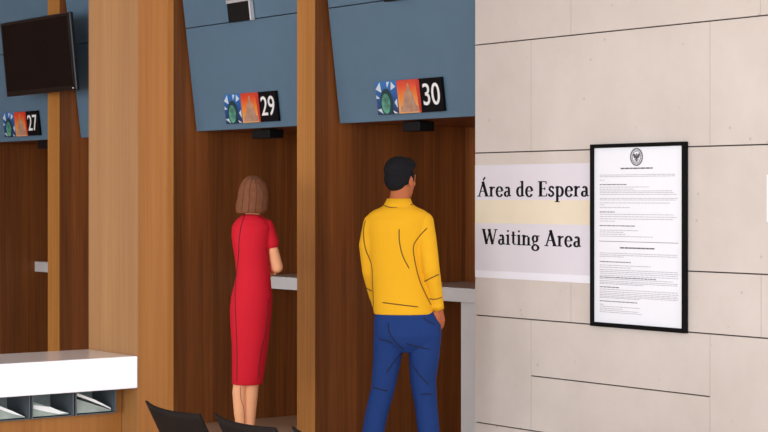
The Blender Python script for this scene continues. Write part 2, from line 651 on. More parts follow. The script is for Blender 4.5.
def number_sign(num, s0, label):
    z0 = 2.160
    tt = 0.173 - SL * (z0 - 2.12)
    t = thing('counter_sign', label, 'sign', W(s0, tt - 0.004, z0), (PA, 0, ROT), 'number signs of the counters')
    # first picture: green oval head before pale rays on blue
    bm = B()
    box(bm, 0, TW - 0.004, -0.022, 0, 0, TH, 0.002)
    p = obj('picture_panel', bm, M['pic_blue'], t)
    bm = B()
    cx, cz = 0.105, 0.085
    for a0, a1, r0, r1 in ((112, 150, .072, .150), (72, 84, .085, .135), (40, 62, .085, .130), (160, 172, .072, .112), (-22, 4, .082, .125), (-58, -36, .088, .140), (206, 250, .060, .120)):
        pts = []
        for r, a in ((r0, (a0 + a1) / 2 - 1), (r1, a0), (r1, a1), (r0, (a0 + a1) / 2 + 1)):
            pts.append((min(max(cx + r * math.cos(math.radians(a)), 0.003), TW - 0.007), min(max(cz + r * math.sin(math.radians(a)), 0.004), TH - 0.004)))
        poly(bm, pts, -0.0236, -0.0215)
    obj('pale_rays', bm, M['pic_white'], p)
    bm = B()
    poly(bm, [(cx + 0.064 * math.cos(a * PI / 12), max(0.003, cz - 0.012 + 0.088 * math.sin(a * PI / 12))) for a in range(24)], -0.0242, -0.0215)
    obj('dark_oval', bm, M['pic_dgreen'], p)
    bm = B()
    poly(bm, [(cx - 0.006 + 0.044 * math.cos(a * PI / 12), cz - 0.018 + 0.062 * math.sin(a * PI / 12)) for a in range(24)], -0.0256, -0.0215)
    obj('green_oval', bm, M['pic_green'], p)
    # second picture: pointed dome on orange
    bm = B()
    box(bm, 0, TW - 0.004, -0.022, 0, 0, TH, 0.002)
    p = obj('picture_panel', bm, M['pic_orange'], t, (TW, 0, 0))
    bm = B()
    c = 0.112
    prof = [(0.088, 0.008), (0.084, 0.04), (0.062, 0.05), (0.060, 0.075), (0.048, 0.08), (0.044, 0.105), (0.034, 0.128), (0.016, 0.142), (0.010, 0.16), (0.003, 0.185)]
    poly(bm, [(c - x, z) for x, z in prof] + [(c + x, z) for x, z in prof[::-1]], -0.024, -0.0215)
    obj('dome', bm, M['pic_grey'], p)
    bm = B()
    poly(bm, [(0.205, 0.004), (0.2275, 0.004), (0.2275, 0.2), (0.19, 0.2), (0.2, 0.1)], -0.0232, -0.0215)
    obj('red_margin', bm, M['pic_red'], p)
    # number
    bm = B()
    box(bm, 0, TW, -0.022, 0, 0, TH, 0.002)
    p = obj('number_panel', bm, M['tile_black'], t, (2 * TW, 0, 0))
    cu = bpy.data.curves.new('number', 'FONT')
    cu.body = num
    cu.align_x = 'CENTER'
    cu.align_y = 'BOTTOM_BASELINE'
    cu.size = 0.176
    cu.extrude = 0.001
    cu.offset = 0.0008
    cu.space_character = 1.0
    tmp = bpy.data.objects.new('tmp', cu)
    COL.objects.link(tmp)
    me = bpy.data.meshes.new_from_object(tmp.evaluated_get(bpy.context.evaluated_depsgraph_get()))
    bpy.data.objects.remove(tmp)
    me.materials.clear()
    me.materials.append(M['num'])
    n = bpy.data.objects.new('number', me)
    COL.objects.link(n)
    n.parent = p
    n.location = (TW / 2 + 0.006, -0.0235, 0.044)
    n.rotation_euler = (PI / 2, 0, 0)
    n.scale = (1.0, 1.06, 1)


number_sign('30', 0.452, 'sign reading 30 with blue and orange pictures, above the man')
number_sign('29', -1.335, 'sign reading 29 with blue and orange pictures, above the woman')
number_sign('27', -4.91, 'sign reading 27 with blue and orange pictures, under the television')

# television on the partition
t = thing('television', 'black flat television tilted down, mounted at upper left over sign 27', 'television', W(-4.225, -0.12, 2.467), (0.1, 0, ROT))
bm = B()
box(bm, 0, 1.222, -0.045, -0.012, 0, 0.60, 0.008)
body = obj('casing', bm, M['bezel'], t)
bm = B()
box(bm, 0.03, 1.192, -0.0485, -0.04, 0.04, 0.575, 0.001)
obj('screen', bm, M['gloss'], t)
bm = B()
box(bm, 1.17, 1.18, -0.049, -0.044, 0.014, 0.024)
obj('indicator_light', bm, M['num'], t)
bm = B()
box(bm, 0.40, 0.72, 0.0, 0.02, 0.15, 0.45, 0.003)
tube(bm, [(0.56, 0.01, 0.3), (0.58, 0.1, 0.30)], 0.022)
obj('wall_bracket', bm, M['black'], t)

# ================================================================== DESK, PILLAR
C0 = Vector((-1.108, 8.32, 0))
p = thing('pillar', 'tall oak clad pillar at the right end of the white desk', 'pillar', C0, (0, 0, ROT))
bm = B()
box(bm, -0.467, 0.0, 0.0, 0.004, 0, CEIL)
obj('pale_face', bm, M['oak_pale'], p)
bm = B()
box(bm, -0.467, 0.0, 0.0042, 0.156, 0, CEIL, 0.001)
obj('core', bm, M['oak_clad'], p)

d = thing('writing_desk', 'white writing desk against the oak pillar with trays under its top', 'desk', C0, (0, 0, ROT))
bm = B()
box(bm, -0.467, 0.004, -1.6, -0.002, 0.786, 0.93, 0.004)
obj('desktop', bm, M['white'], d)
bm = B()
box(bm, -0.165, -0.145, -1.6, -0.002, 0, 0.667, 0.001)
box(bm, -0.165, -0.145, -0.046, -0.002, 0.667, 0.785)
obj('front_panel', bm, M['oak_clad'], d)
bm = B()
box(bm, -0.46, -0.166, -1.6, -1.57, 0, 0.785, 0.001)
obj('end_panel', bm, M['oak'], d)
tl = ['clear tray of pamphlets under the white desk, next to the pillar', 'middle one of the three visible clear trays under the white desk',
      'clear tray of pamphlets under the white desk, at the left edge', 'clear tray of pamphlets under the white desk, out past the left edge']
for k in range(3):
    y1 = -0.048 - k * 0.213
    t = thing('pamphlet_tray', tl[k], 'tray', C0 + RT * (y1 - 0.205) + Vector((0, 0, 0.668)), (0, 0, ROT), 'trays under the desk')
    bm = B()
    box(bm, -0.33, -0.115, 0, 0.205, 0, 0.004)
    obj('tray_bottom', bm, M['tray'], t)
    bm = B()
    box(bm, -0.335, -0.331, 0, 0.205, 0, 0.116)
    obj('tray_back', bm, M['tray_back'], t)
    for ya in (0.0, 0.199):
        bm = B()
        box(bm, -0.33, -0.110, ya, ya + 0.006, 0.0045, 0.116)
        obj('tray_side', bm, M['tray'], t)
    # pamphlets lying aslant in the tray, falling to the right
    q = 'grey green pamphlet'
    bm = B()
    poly(bm, [(0.014, 0.074), (0.190, 0.012), (0.190, 0.008), (0.014, 0.008)], 0, 0.19)
    bmesh.ops.transform(bm, matrix=Matrix.Rotation(PI / 2, 4, 'Z') , verts=bm.verts[:])
    bmesh.ops.translate(bm, vec=(-0.13, 0, 0), verts=bm.verts[:])
    obj('pamphlet_pile', bm, M['tray_insert'], t)
    bm = B()
    if k % 3 == 0:
        pts = [(0.016, 0.100), (0.050, 0.086), (0.110, 0.062), (0.185, 0.022), (0.188, 0.016), (0.11, 0.05), (0.05, 0.074), (0.016, 0.086)]
    elif k % 3 == 1:
        pts = [(0.016, 0.060), (0.06, 0.052), (0.10, 0.046), (0.15, 0.022), (0.186, 0.014), (0.14, 0.012), (0.08, 0.026), (0.016, 0.044)]
    else:
        pts = [(0.016, 0.085), (0.07, 0.066), (0.13, 0.040), (0.186, 0.012), (0.13, 0.028), (0.07, 0.052), (0.016, 0.068)]
    poly(bm, pts, 0.0, 0.17)
    bmesh.ops.transform(bm, matrix=Matrix.Rotation(PI / 2, 4, 'Z'), verts=bm.verts[:])
    bmesh.ops.translate(bm, vec=(-0.127, 0, 0), verts=bm.verts[:])
    obj('top_pamphlet', bm, M['tray_light'], t)

# ================================================================== NOTICES ON THE STONE WALL
# lettering: pen strokes, heavy upright and light level, with bracket serifs (cap height 1)
def arc(cx, cz, rx, rz, a0, a1, n=16):
    return [(cx + rx * math.cos(math.radians(a0 + (a1 - a0) * i / n)), cz + rz * math.sin(math.radians(a0 + (a1 - a0) * i / n))) for i in range(n + 1)]


def stroke(bm, pts, x0, z0, k, w=None, thick=0.158, thin=0.075):
    n = len(pts)
    L, R = [], []
    for i, (x, z) in enumerate(pts):
        a, b = pts[max(i - 1, 0)], pts[min(i + 1, n - 1)]
        dx, dz = b[0] - a[0], b[1] - a[1]
        l = math.hypot(dx, dz) or 1
        dx, dz = dx / l, dz / l
        ww = w if w is not None else thin + (thick - thin) * abs(dz) ** 1.4
        nx, nz = -dz * ww / 2, dx * ww / 2
        L.append((x0 + k * (x + nx), z0 + k * (z + nz)))
        R.append((x0 + k * (x - nx), z0 + k * (z - nz)))
    for i in range(n - 1):
        poly(bm, [L[i], L[i + 1], R[i + 1], R[i]], -0.0012, 0)


T = 0.155
XH = 0.68


def stem(x, z0, z1, foot=True, head='flag'):
    out = [([(x, z0), (x, z1)], T)]
    if foot:
        out.append(([(x - 0.16, z0 + 0.022), (x + 0.16, z0 + 0.022)], 0.06))
    if head == 'flag':
        out.append(([(x - 0.15, z1 - 0.09), (x, z1 - 0.02)], 0.06))
    elif head == 'serif':
        out.append(([(x - 0.16, z1 - 0.022), (x + 0.16, z1 - 0.022)], 0.06))
    return out


GL = {}
GL['A'] = (0.84, [([(0.13, 0.02), (0.43, 1.0)], 0.085), ([(0.40, 1.02), (0.70, 0.02)], 0.19), ([(0.22, 0.36), (0.58, 0.36)], 0.06),
                  ([(0.0, 0.022), (0.26, 0.022)], 0.06), ([(0.54, 0.022), (0.84, 0.022)], 0.06)])
GL['Á'] = (0.84, GL['A'][1] + [([(0.42, 1.10), (0.58, 1.32)], 0.10)])
GL['E'] = (0.66, stem(0.17, 0, 1.0, head='serif') + [([(0.19, 0), (0.19, 1.0)], 0.19)] + [([(0.14, 0.975), (0.56, 0.975)], 0.055), ([(0.555, 1.0), (0.565, 0.82)], 0.06),
                  ([(0.17, 0.51), (0.48, 0.51)], 0.055), ([(0.48, 0.60), (0.48, 0.42)], 0.06), ([(0.14, 0.028), (0.58, 0.028)], 0.06), ([(0.58, 0.0), (0.62, 0.20)], 0.06)])
GL['W'] = (1.16, [([(0.13, 0.99), (0.36, 0.0)], 0.18), ([(0.36, 0.0), (0.60, 0.97)], 0.07), ([(0.54, 0.99), (0.80, 0.0)], 0.18), ([(0.80, 0.0), (1.04, 0.98)], 0.07),
                  ([(0.0, 0.98), (0.28, 0.98)], 0.06), ([(0.44, 0.98), (0.68, 0.98)], 0.06), ([(0.93, 0.98), (1.16, 0.98)], 0.06)])
GL['r'] = (0.44, stem(0.15, 0, XH) + [([(0.18, 0.45), (0.25, 0.57), (0.33, 0.62), (0.42, 0.60)], 0.10)])
GL['e'] = (0.56, [(arc(0.29, 0.32, 0.205, 0.33, 8, 330, 22), None), ([(0.12, 0.36), (0.49, 0.36)], 0.055)])
GL['a'] = (0.54, [([(0.38, 0.06), (0.38, 0.44)], T), (arc(0.26, 0.44, 0.12, 0.19, 0, 150, 10), None), (arc(0.22, 0.17, 0.13, 0.16, 60, 320, 14), None),
                  ([(0.38, 0.38), (0.27, 0.335)], 0.06), ([(0.38, 0.06), (0.44, 0.03), (0.53, 0.07)], 0.06)])
GL['d'] = (0.62, [([(0.45, 0.02), (0.45, 1.04)], T), ([(0.30, 0.97), (0.45, 1.02)], 0.06), ([(0.45, 0.03), (0.60, 0.05)], 0.06),
                  (arc(0.30, 0.32, 0.20, 0.31, 40, 320, 20), None)])
GL['s'] = (0.44, [([(0.36, 0.50), (0.35, 0.60), (0.27, 0.635), (0.18, 0.63), (0.12, 0.56), (0.10, 0.47), (0.15, 0.39), (0.25, 0.33), (0.34, 0.26), (0.37, 0.17), (0.33, 0.07), (0.24, 0.02), (0.14, 0.03), (0.08, 0.07), (0.07, 0.18)], 0.125)])
GL['p'] = (0.62, [([(0.16, -0.36), (0.16, XH)], T), ([(0.0, -0.34), (0.32, -0.34)], 0.06), ([(0.02, 0.58), (0.16, 0.64)], 0.06), (arc(0.32, 0.32, 0.20, 0.31, 140, -140, 20), None)])
GL['i'] = (0.33, stem(0.165, 0, XH) + [(arc(0.165, 0.90, 0.035, 0.035, 0, 360, 12), 0.07)])
GL['t'] = (0.40, [([(0.19, 0.88), (0.19, 0.10)], T * .95), ([(0.19, 0.10), (0.24, 0.03), (0.39, 0.07)], 0.07), ([(0.04, 0.63), (0.37, 0.63)], 0.06)])
GL['n'] = (0.66, stem(0.15, 0, XH) + [([(0.19, 0.50), (0.30, 0.61), (0.40, 0.60), (0.47, 0.52)], 0.085), ([(0.49, 0.53), (0.49, 0.0)], T), ([(0.34, 0.022), (0.65, 0.022)], 0.06)])
GL['g'] = (0.58, [(arc(0.25, 0.44, 0.155, 0.20, 0, 360, 22), None), ([(0.34, 0.60), (0.46, 0.63), (0.56, 0.61)], 0.07), ([(0.18, 0.25), (0.11, 0.15), (0.20, 0.07), (0.36, 0.05)], 0.08),
                  (arc(0.27, -0.14, 0.205, 0.175, 70, 470 - 40, 24), None)])


def lettering(bm, text, x0, x1, z0, cap):
    wid = sum((0.30 if c == ' ' else GL[c][0] + 0.03) for c in text)
    kx = (x1 - x0) / wid
    tmp = B()
    x = 0
    for c in text:
        if c == ' ':
            x += 0.30
            continue
        w, st = GL[c]
        for pts, sw in st:
            stroke(tmp, pts, x, 0, 1, sw)
        x += w + 0.03
    add(bm, tmp, Matrix.Translation((x0, 0, z0)) @ Matrix.Diagonal((kx, 1, cap, 1)))


wl = lambda s, t, z: W(s, t, z)
sg = thing('paper_sign', 'paper sign reading Área de Espera Waiting Area on the stone wall', 'sign', wl(1.576, -0.001, 0), (0, 0, ROT))
bm = B()
box(bm, 0, 0.985, -0.0012, 0, 1.628, 1.826)
box(bm, 0, 0.985, -0.0016, 0, 1.228, 1.497)
obj('lilac_sheet', bm, M['paper'], sg)
bm = B()
box(bm, 0, 0.985, -0.0008, 0, 1.497, 1.628)
obj('cream_band', bm, M['paper_yellow'], sg)
bm = B()
box(bm, 0, 0.985, -0.0008, 0, 1.187, 1.228)
obj('white_margin', bm, M['paper_white'], sg)
bm = B()
lettering(bm, 'Área de Espera', 0.022, 0.952, 1.648, 0.083)
obj('spanish_lettering', bm, M['ink'], sg, (0, -0.0014, 0))
bm = B()
lettering(bm, 'Waiting Area', 0.062, 0.892, 1.378, 0.085)
obj('english_lettering', bm, M['ink'], sg, (0, -0.0018, 0))

# framed poster
PZ0, PZ1, PS0, PS1 = 0.965, 1.922, 2.562, 3.246
ps = thing('framed_poster', 'framed notice with a black frame, round seal and fine print', 'poster', wl(PS0, -0.005, 0), (0, 0, ROT))
PW = PS1 - PS0
F = 0.019
for nm, a in (('frame_side', (0, F, PZ0, PZ1)), ('frame_side', (PW - F, PW, PZ0, PZ1)), ('frame_rail', (F, PW - F, PZ1 - 0.02, PZ1)), ('frame_rail', (F, PW - F, PZ0, PZ0 + 0.022))):
    bm = B()
    box(bm, a[0], a[1], -0.028, 0, a[2], a[3], 0.002)
    obj(nm, bm, M['frame'], ps)
bm = B()
box(bm, F, PW - F, -0.012, -0.002, PZ0 + 0.022, PZ1 - 0.02)
obj('printed_sheet', bm, M['poster'], ps)
XL, XR = 0.060, PW - 0.055
YS = -0.0125


def zz(py):
    return 1.645 - (py - 197) * 0.00515


rnd = random.Random(4)
bm = B()
bd = B()
FR = lambda v: XL + (v - 38) / 362 * (XR - XL)


def line(b, z, x0, x1, h=0.0034):
    x = x0
    while x < x1 - 0.004:
        w = min(rnd.uniform(0.010, 0.034), x1 - x)
        box(b, x, x + w, YS - 0.0006, YS + 0.0006, z - h / 2, z + h / 2)
        x += w + 0.0045


for v, e in ((150, 385), (157, 390), (172, 60), (203, 270), (212, 200), (220, 372), (227, 380), (235, 392), (252, 396), (259, 388), (272, 366), (281, 60), (292, 180),
             (322, 380), (332, 392), (342, 378), (352, 110), (392, 220), (400, 150), (409, 160), (418, 290)):
    line(bm, zz(140 + v / 4.32), XL, FR(e))
for v, e in ((192, 165), (312, 110), (372, 205)):
    line(bd, zz(140 + v / 4.32), XL, FR(e), 0.0042)
for v, e in ((82, 400), (90, 400), (97, 155), (135, 280), (144, 190), (155, 400), (163, 404), (171, 400), (180, 404), (195, 380), (204, 404), (211, 400), (217, 245),
             (241, 400), (250, 404), (258, 398), (265, 404), (272, 400), (278, 230), (308, 60), (316, 230), (325, 150), (333, 225), (341, 240)):
    line(bm, zz(235 + v / 4.32), XL, FR(e - 4))
for v, e in ((120, 185), (188, 300), (231, 130), (293, 215)):
    line(bd, zz(235 + v / 4.32), XL, FR(e), 0.0042)
box(bd, XL - 0.005, XR, YS - 0.0005, YS + 0.0005, zz(242) - 0.0012, zz(242) + 0.0012)
cxp = 0.333
line(bd, zz(168.3), cxp - 0.115, cxp + 0.115, 0.007)
line(bd, zz(248.2), cxp - 0.12, cxp + 0.13, 0.007)
obj('fine_print', bm, M['print'], ps)
obj('headings', bd, M['print_dark'], ps)
# round seal with spread eagle
sz = 1.851
bm = B()


def ringm(b, cx, cz, r0, r1, n=40):
    for i in range(n):
        a0, a1 = 2 * PI * i / n, 2 * PI * (i + 1) / n
        poly(b, [(cx + r0 * math.cos(a0), cz + r0 * math.sin(a0)), (cx + r1 * math.cos(a0), cz + r1 * math.sin(a0)), (cx + r1 * math.cos(a1), cz + r1 * math.sin(a1)), (cx + r0 * math.cos(a1), cz + r0 * math.sin(a1))], YS - 0.0008, YS + 0.0005)


ringm(bm, cxp, sz, 0.040, 0.046)
ringm(bm, cxp, sz, 0.0285, 0.0305)
for i in range(26):                      # ticks of the ring legend
    a = 2 * PI * i / 26
    c, s = math.cos(a), math.sin(a)
    poly(bm, [(cxp + 0.032 * c - 0.0016 * s, sz + 0.032 * s + 0.0016 * c), (cxp + 0.038 * c - 0.0016 * s, sz + 0.038 * s + 0.0016 * c),
              (cxp + 0.038 * c + 0.0016 * s, sz + 0.038 * s - 0.0016 * c), (cxp + 0.032 * c + 0.0016 * s, sz + 0.032 * s - 0.0016 * c)], YS - 0.0008, YS + 0.0005)
for sd in (-1, 1):                       # wings, legs
    poly(bm, [(cxp + sd * x, sz + z) for x, z in ((0.004, 0.006), (0.012, 0.016), (0.022, 0.018), (0.024, 0.010), (0.021, 0.0), (0.015, -0.008), (0.006, -0.006))], YS - 0.0008, YS + 0.0005)
    poly(bm, [(cxp + sd * x, sz + z) for x, z in ((0.003, -0.008), (0.014, -0.015), (0.018, -0.013), (0.016, -0.018), (0.004, -0.014))], YS - 0.0008, YS + 0.0005)
poly(bm, [(cxp + x, sz + z) for x, z in ((-0.007, 0.005), (0.007, 0.005), (0.007, -0.008), (0.0, -0.015), (-0.007, -0.008))], YS - 0.0009, YS + 0.0005)
poly(bm, [(cxp + x, sz + z) for x, z in ((-0.003, 0.006), (-0.004, 0.014), (0.0, 0.019), (0.007, 0.016), (0.004, 0.013), (0.003, 0.006))], YS - 0.0009, YS + 0.0005)
poly(bm, [(cxp + x, sz + z) for x, z in ((-0.005, -0.015), (0.005, -0.015), (0.008, -0.024), (-0.008, -0.024))], YS - 0.0009, YS + 0.0005)
obj('seal', bm, M['print_dark'], ps)

t = thing('paper_notice', 'white paper notice at the right edge of the stone wall', 'notice', wl(3.757, -0.001, 0), (0, 0, ROT))
bm = B()
box(bm, 0, 0.28, -0.0016, 0, 1.526, 1.752)
obj('sheet', bm, M['paper_white'], t)

# ================================================================== PEOPLE
def head_pieces(b, c, yaw, k=1.0, grow=0.0):
    R = Matrix.Rotation(-yaw, 3, 'Z')

    def at(x, y, z):
        return Vector(c) + R @ (Vector((x, y, z)) * k)

    def e(p, r, rr=None):
        ell(b, at(*p), [q * k for q in r], R @ rr if rr else R)
    e((0, -0.014, 0.028), (0.074, 0.094, 0.086))
    e((0, 0.020, -0.035), (0.060, 0.068, 0.072))
    e((0, 0.030, -0.075), (0.047, 0.052, 0.040))
    e((0, 0.064, -0.096), (0.024, 0.022, 0.020))
    e((0, 0.074, 0.018), (0.050, 0.018, 0.012))
    chain(b, [at(0, 0.086, 0.006), at(0, 0.104, -0.032)], [0.009 * k, 0.0135 * k])
    e((0, 0.082, -0.062), (0.024, 0.014, 0.012))
    e((0, 0.045, 0.004), (0.064, 0.040, 0.045))
    for s in (-1, 1):
        e((s * 0.074, -0.006, -0.018), (0.010, 0.020, 0.031))
        e((s * 0.035, 0.058, -0.028), (0.022, 0.02, 0.02))
    return at, R


def face_parts(at, R, k, par, lipm, browm):
    for s in (-1, 1):
        bm = B()
        ell(bm, at(s * 0.029, 0.0725, 0.001), [v * k for v in (0.0125, 0.010, 0.0075)], R)
        e = obj('eye', bm, M['eye_white'], par)
        bm = B()
        ell(bm, at(s * 0.029, 0.0795, 0.001), [v * k for v in (0.006, 0.004, 0.006)], R)
        obj('iris', bm, M['iris'], e)
        bm = B()
        tube(bm, [at(s * 0.014, 0.088, 0.019), at(s * 0.028, 0.084, 0.022), at(s * 0.042, 0.074, 0.019)], [0.003 * k, 0.0035 * k, 0.002 * k], 8)
        obj('eyebrow', bm, browm, par)
    bm = B()
    tube(bm, [at(-0.022, 0.088, -0.063), at(-0.008, 0.0965, -0.060), at(0.008, 0.0965, -0.060), at(0.022, 0.088, -0.063)], [0.002 * k, 0.0055 * k, 0.0055 * k, 0.002 * k], 8)
    obj('lips', bm, lipm, par)


def hand_pieces(b, wrist, d, back, thumb_side, k=1.0, curl=0.35, thumb_curl=0.3):
    """d: from wrist to knuckles; back: direction the back of the hand faces; thumb_side: +1/-1 along d x back"""
    d = Vector(d).normalized()
    back = Vector(back)
    back = (back - d * back.dot(d)).normalized()
    sdir = d.cross(back) * thumb_side
    w = Vector(wrist)
    offs = (0.030, 0.010, -0.010, -0.029)
    lens = ((0.042, 0.026, 0.020), (0.046, 0.029, 0.021), (0.043, 0.027, 0.020), (0.034, 0.021, 0.018))
    ell(b, w + d * 0.045 * k, (0.034 * k, 0.034 * k, 0.016 * k), Matrix((sdir, d, back)).transposed())
    for o, ls in zip(offs, lens):
        kn = w + d * (0.086 - abs(o) * 0.25) * k + sdir * o * k
        chain(b, [w + sdir * o * 0.55 * k + d * 0.008 * k, kn], [0.0125 * k, 0.0105 * k], 10)
        p = kn
        ang = curl * 0.6
        pts, rr = [p.copy()], [0.0098 * k]
        for j, l in enumerate(ls):
            dd = (d * math.cos(ang) - back * math.sin(ang) + sdir * o * 1.5).normalized()
            p = p + dd * l * k
            pts.append(p.copy())
            rr.append((0.0090, 0.0082, 0.0070)[j] * k)
            ang += curl
        chain(b, pts, rr, 10)
    p0 = w + sdir * 0.018 * k + d * 0.018 * k - back * 0.004 * k
    p1 = w + sdir * 0.043 * k + d * 0.050 * k - back * 0.012 * k
    p2 = p1 + (d * 0.85 + sdir * (0.45 - thumb_curl) - back * 0.35).normalized() * 0.032 * k
    p3 = p2 + (d * 0.95 + sdir * (0.15 - thumb_curl) - back * 0.4).normalized() * 0.026 * k
    chain(b, [p0, p1, p2, p3], [0.014 * k, 0.0115 * k, 0.010 * k, 0.008 * k], 10)


def densify(pts, n=8):
    """smooth run through the given points (Catmull-Rom)"""
    P = [Vector((p[0], p[1], 0)) for p in pts]
    P = [2 * P[0] - P[1]] + P + [2 * P[-1] - P[-2]]
    out = []
    for i in range(1, len(P) - 2):
        for j in range(n):
            t = j / n
            a, b, c, d = P[i - 1], P[i], P[i + 1], P[i + 2]
            out.append(0.5 * ((2 * b) + (c - a) * t + (2 * a - 5 * b + 4 * c - d) * t * t + (3 * b - a - 3 * c + d) * t ** 3))
    out.append(P[-2])
    return out


def pen_lines(cloth, lines, m, r=0.0032, name='pen_line'):
    """pen-drawn seams, folds and strands, laid as thin tubes on the back"""
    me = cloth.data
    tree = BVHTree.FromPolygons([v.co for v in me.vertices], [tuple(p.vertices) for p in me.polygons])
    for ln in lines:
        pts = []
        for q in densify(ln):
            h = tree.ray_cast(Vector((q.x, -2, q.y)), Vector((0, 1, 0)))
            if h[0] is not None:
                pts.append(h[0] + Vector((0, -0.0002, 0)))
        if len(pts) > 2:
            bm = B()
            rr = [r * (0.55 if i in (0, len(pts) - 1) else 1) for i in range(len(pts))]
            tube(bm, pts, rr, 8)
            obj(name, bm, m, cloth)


# ---------------------------------------------------------------- man
KM = 10.0 / 1850           # metres per unit of the tailor's grid (units of 5.4 mm)


def gm(x, y):
    return ((x - 405) * KM, EYE - (y - 197) * KM)


def pm(x, y, dep=0.0):
    a = gm(x, y)
    return Vector((a[0], dep, a[1]))


man = thing('person', 'person in yellow long-sleeved top and blue jeans standing with back turned', 'person', ((405 - 384) * KM, 10.0, 0))


def secm(rows, grow=0.0):
    return [(gm(0, y)[1], (gm(l, 0)[0] + gm(r, 0)[0]) / 2, cy, (r - l) / 2 * KM + grow, dep + grow) for y, l, r, cy, dep in rows]


torso_m = [(314, 374, 434, 0.0, 0.118), (308, 373, 433, 0.0, 0.116), (295, 372.5, 430, 0.0, 0.112), (280, 371, 427, 0.0, 0.110), (262, 370, 424, 0.0, 0.112), (245, 368, 424, 0.0, 0.117),
           (230, 366, 427, 0.0, 0.118), (220, 367, 427, 0.0, 0.108), (213.5, 369, 429, 0.0, 0.092), (210, 374, 424, 0.0, 0.082), (207.5, 380, 418, 0.0, 0.070), (204.5, 385, 413, 0.0, 0.056), (201, 388.5, 411, 0.004, 0.052)]
larm_m = [(pm(373, 223.5, 0.0), 10.0), (pm(367.8, 245, 0.0), 9.0), (pm(370, 272, 0.03), 8.0), (pm(375, 296, 0.10), 6.6), (pm(378.0, 305, 0.13), 6.2)]
rarm_m = [(pm(423.8, 222.0, 0.0), 10.2), (pm(426.5, 240, -0.045), 10.0), (pm(430.5, 268, -0.07), 8.9), (pm(435.2, 292, -0.03), 7.3), (pm(436.8, 303.5, -0.012), 6.6)]
HY = 0.85
lleg_m = [(pm(389, 338, 0.0), 15.8), (pm(387, 360, 0.0), 14.2), (pm(383, 388, -0.01), 12.0), (pm(376.8, 412, -0.02), 11.3), (pm(372.6, 434, -0.04), 11.0), (pm(368, 462, -0.07), 9.3), (pm(365, 488, -0.09), 8.6)]
rleg_m = [(pm(424.5, 336, 0.0), 16.8), (pm(424, 356, 0.0), 15.6), (pm(423, 380, 0.01), 13.2), (pm(426, 405, 0.015), 11.6), (pm(428.7, 432, 0.01), 11.1), (pm(430, 462, -0.01), 9.6), (pm(431, 488, -0.03), 8.8)]
pelvis_m = [(352, 391, 420, 0.0, 0.06), (344, 376, 440, 0.0, 0.098), (335, 373.3, 441.6, 0.0, 0.118), (325, 373.5, 440.8, 0.0, 0.116), (313, 374.5, 434.5, 0.0, 0.110), (304, 376, 430, 0, 0.10)]


def limb(b, ch, grow):
    chain(b, [c[0] for c in ch], [c[1] * KM + grow for c in ch])


HCM = (pm(401.3, 178.3)[0], 0.03, pm(0, 178.6)[2])
YAWM = math.radians(37)
bm = B()
loft(bm, secm(torso_m[:-2], -0.012))
loft(bm, secm(pelvis_m, -0.012))
for ch in (larm_m, rarm_m, lleg_m, rleg_m):
    limb(bm, ch, -0.010)
chain(bm, [pm(398.5, 214, 0.0), pm(399.3, 200, 0.008), pm(401, 184, 0.02)], [0.060, 0.054, 0.050])
at_m, R_m = head_pieces(bm, HCM, YAWM, 0.94)
chain(bm, [rarm_m[-2][0], pm(438.2, 306, -0.008)], [0.034, 0.028])
hand_pieces(bm, pm(438.6, 307, -0.006), (0.10, 0.10, -1), (0.75, -0.66, 0), 1, 0.98, 0.52)
chain(bm, [larm_m[-2][0], pm(379.5, 309, 0.145)], [0.031, 0.027])
hand_pieces(bm, pm(380, 310, 0.147), (0.35, 0.12, -1), (-0.5, 0.85, 0), -1, 0.98, 0.3)
for ch, yaw in ((lleg_m, -0.1), (rleg_m, 0.25)):        # bare feet inside the shoes
    a = ch[-1][0]
    f = Vector((math.sin(yaw), math.cos(yaw), 0))
    chain(bm, [a, Vector((a.x, a.y, 0.055)), Vector((a.x, a.y, 0.05)) + f * 0.12], [0.036, 0.034, 0.028])
fused('body', bm, M['skin_m'], man, 0.0042, 3)
face_parts(at_m, R_m, 0.94, man, M['lips'], M['hair_m'])

bm = B()
loft(bm, secm(torso_m))
limb(bm, larm_m, 0.0)
limb(bm, rarm_m, 0.0)
sweater = fused('sweater', bm, M['yellow'], man, 0.006, 4)
# turned-down collar
bm = B()
loft(bm, [(gm(0, 208)[1], gm(398.3, 0)[0], 0.0, 0.083, 0.074), (gm(0, 205)[1], gm(398.3, 0)[0], 0.0, 0.079, 0.069), (gm(0, 198.5)[1], gm(398.8, 0)[0], 0.003, 0.064, 0.058)])
obj('collar', bm, M['yellow'], sweater)
for ch, n in ((rarm_m, 1), (larm_m, -1)):
    a, b_ = ch[-2][0], ch[-1][0]
    dd = (b_ - a).normalized()
    bm = B()
    tube(bm, [b_ - dd * 0.012, b_ + dd * 0.030], [ch[-1][1] * KM + 0.0005] * 2, 20)
    obj('cuff', bm, M['yellow'], sweater)
L = lambda pts, g: [g(*q) for q in pts]
pen_lines(sweater, [L(p_, gm) for p_ in (
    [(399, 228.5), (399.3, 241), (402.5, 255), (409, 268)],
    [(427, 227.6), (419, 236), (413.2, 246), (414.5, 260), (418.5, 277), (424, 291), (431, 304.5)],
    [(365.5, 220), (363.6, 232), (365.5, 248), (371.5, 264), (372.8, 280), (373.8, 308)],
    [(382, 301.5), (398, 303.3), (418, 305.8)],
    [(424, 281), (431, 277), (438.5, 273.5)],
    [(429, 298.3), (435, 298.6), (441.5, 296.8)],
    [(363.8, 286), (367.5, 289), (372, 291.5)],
    [(383, 205), (390, 207.3), (400, 207.2), (407, 204.5), (412.5, 204.8)])], M['yellow_line'])

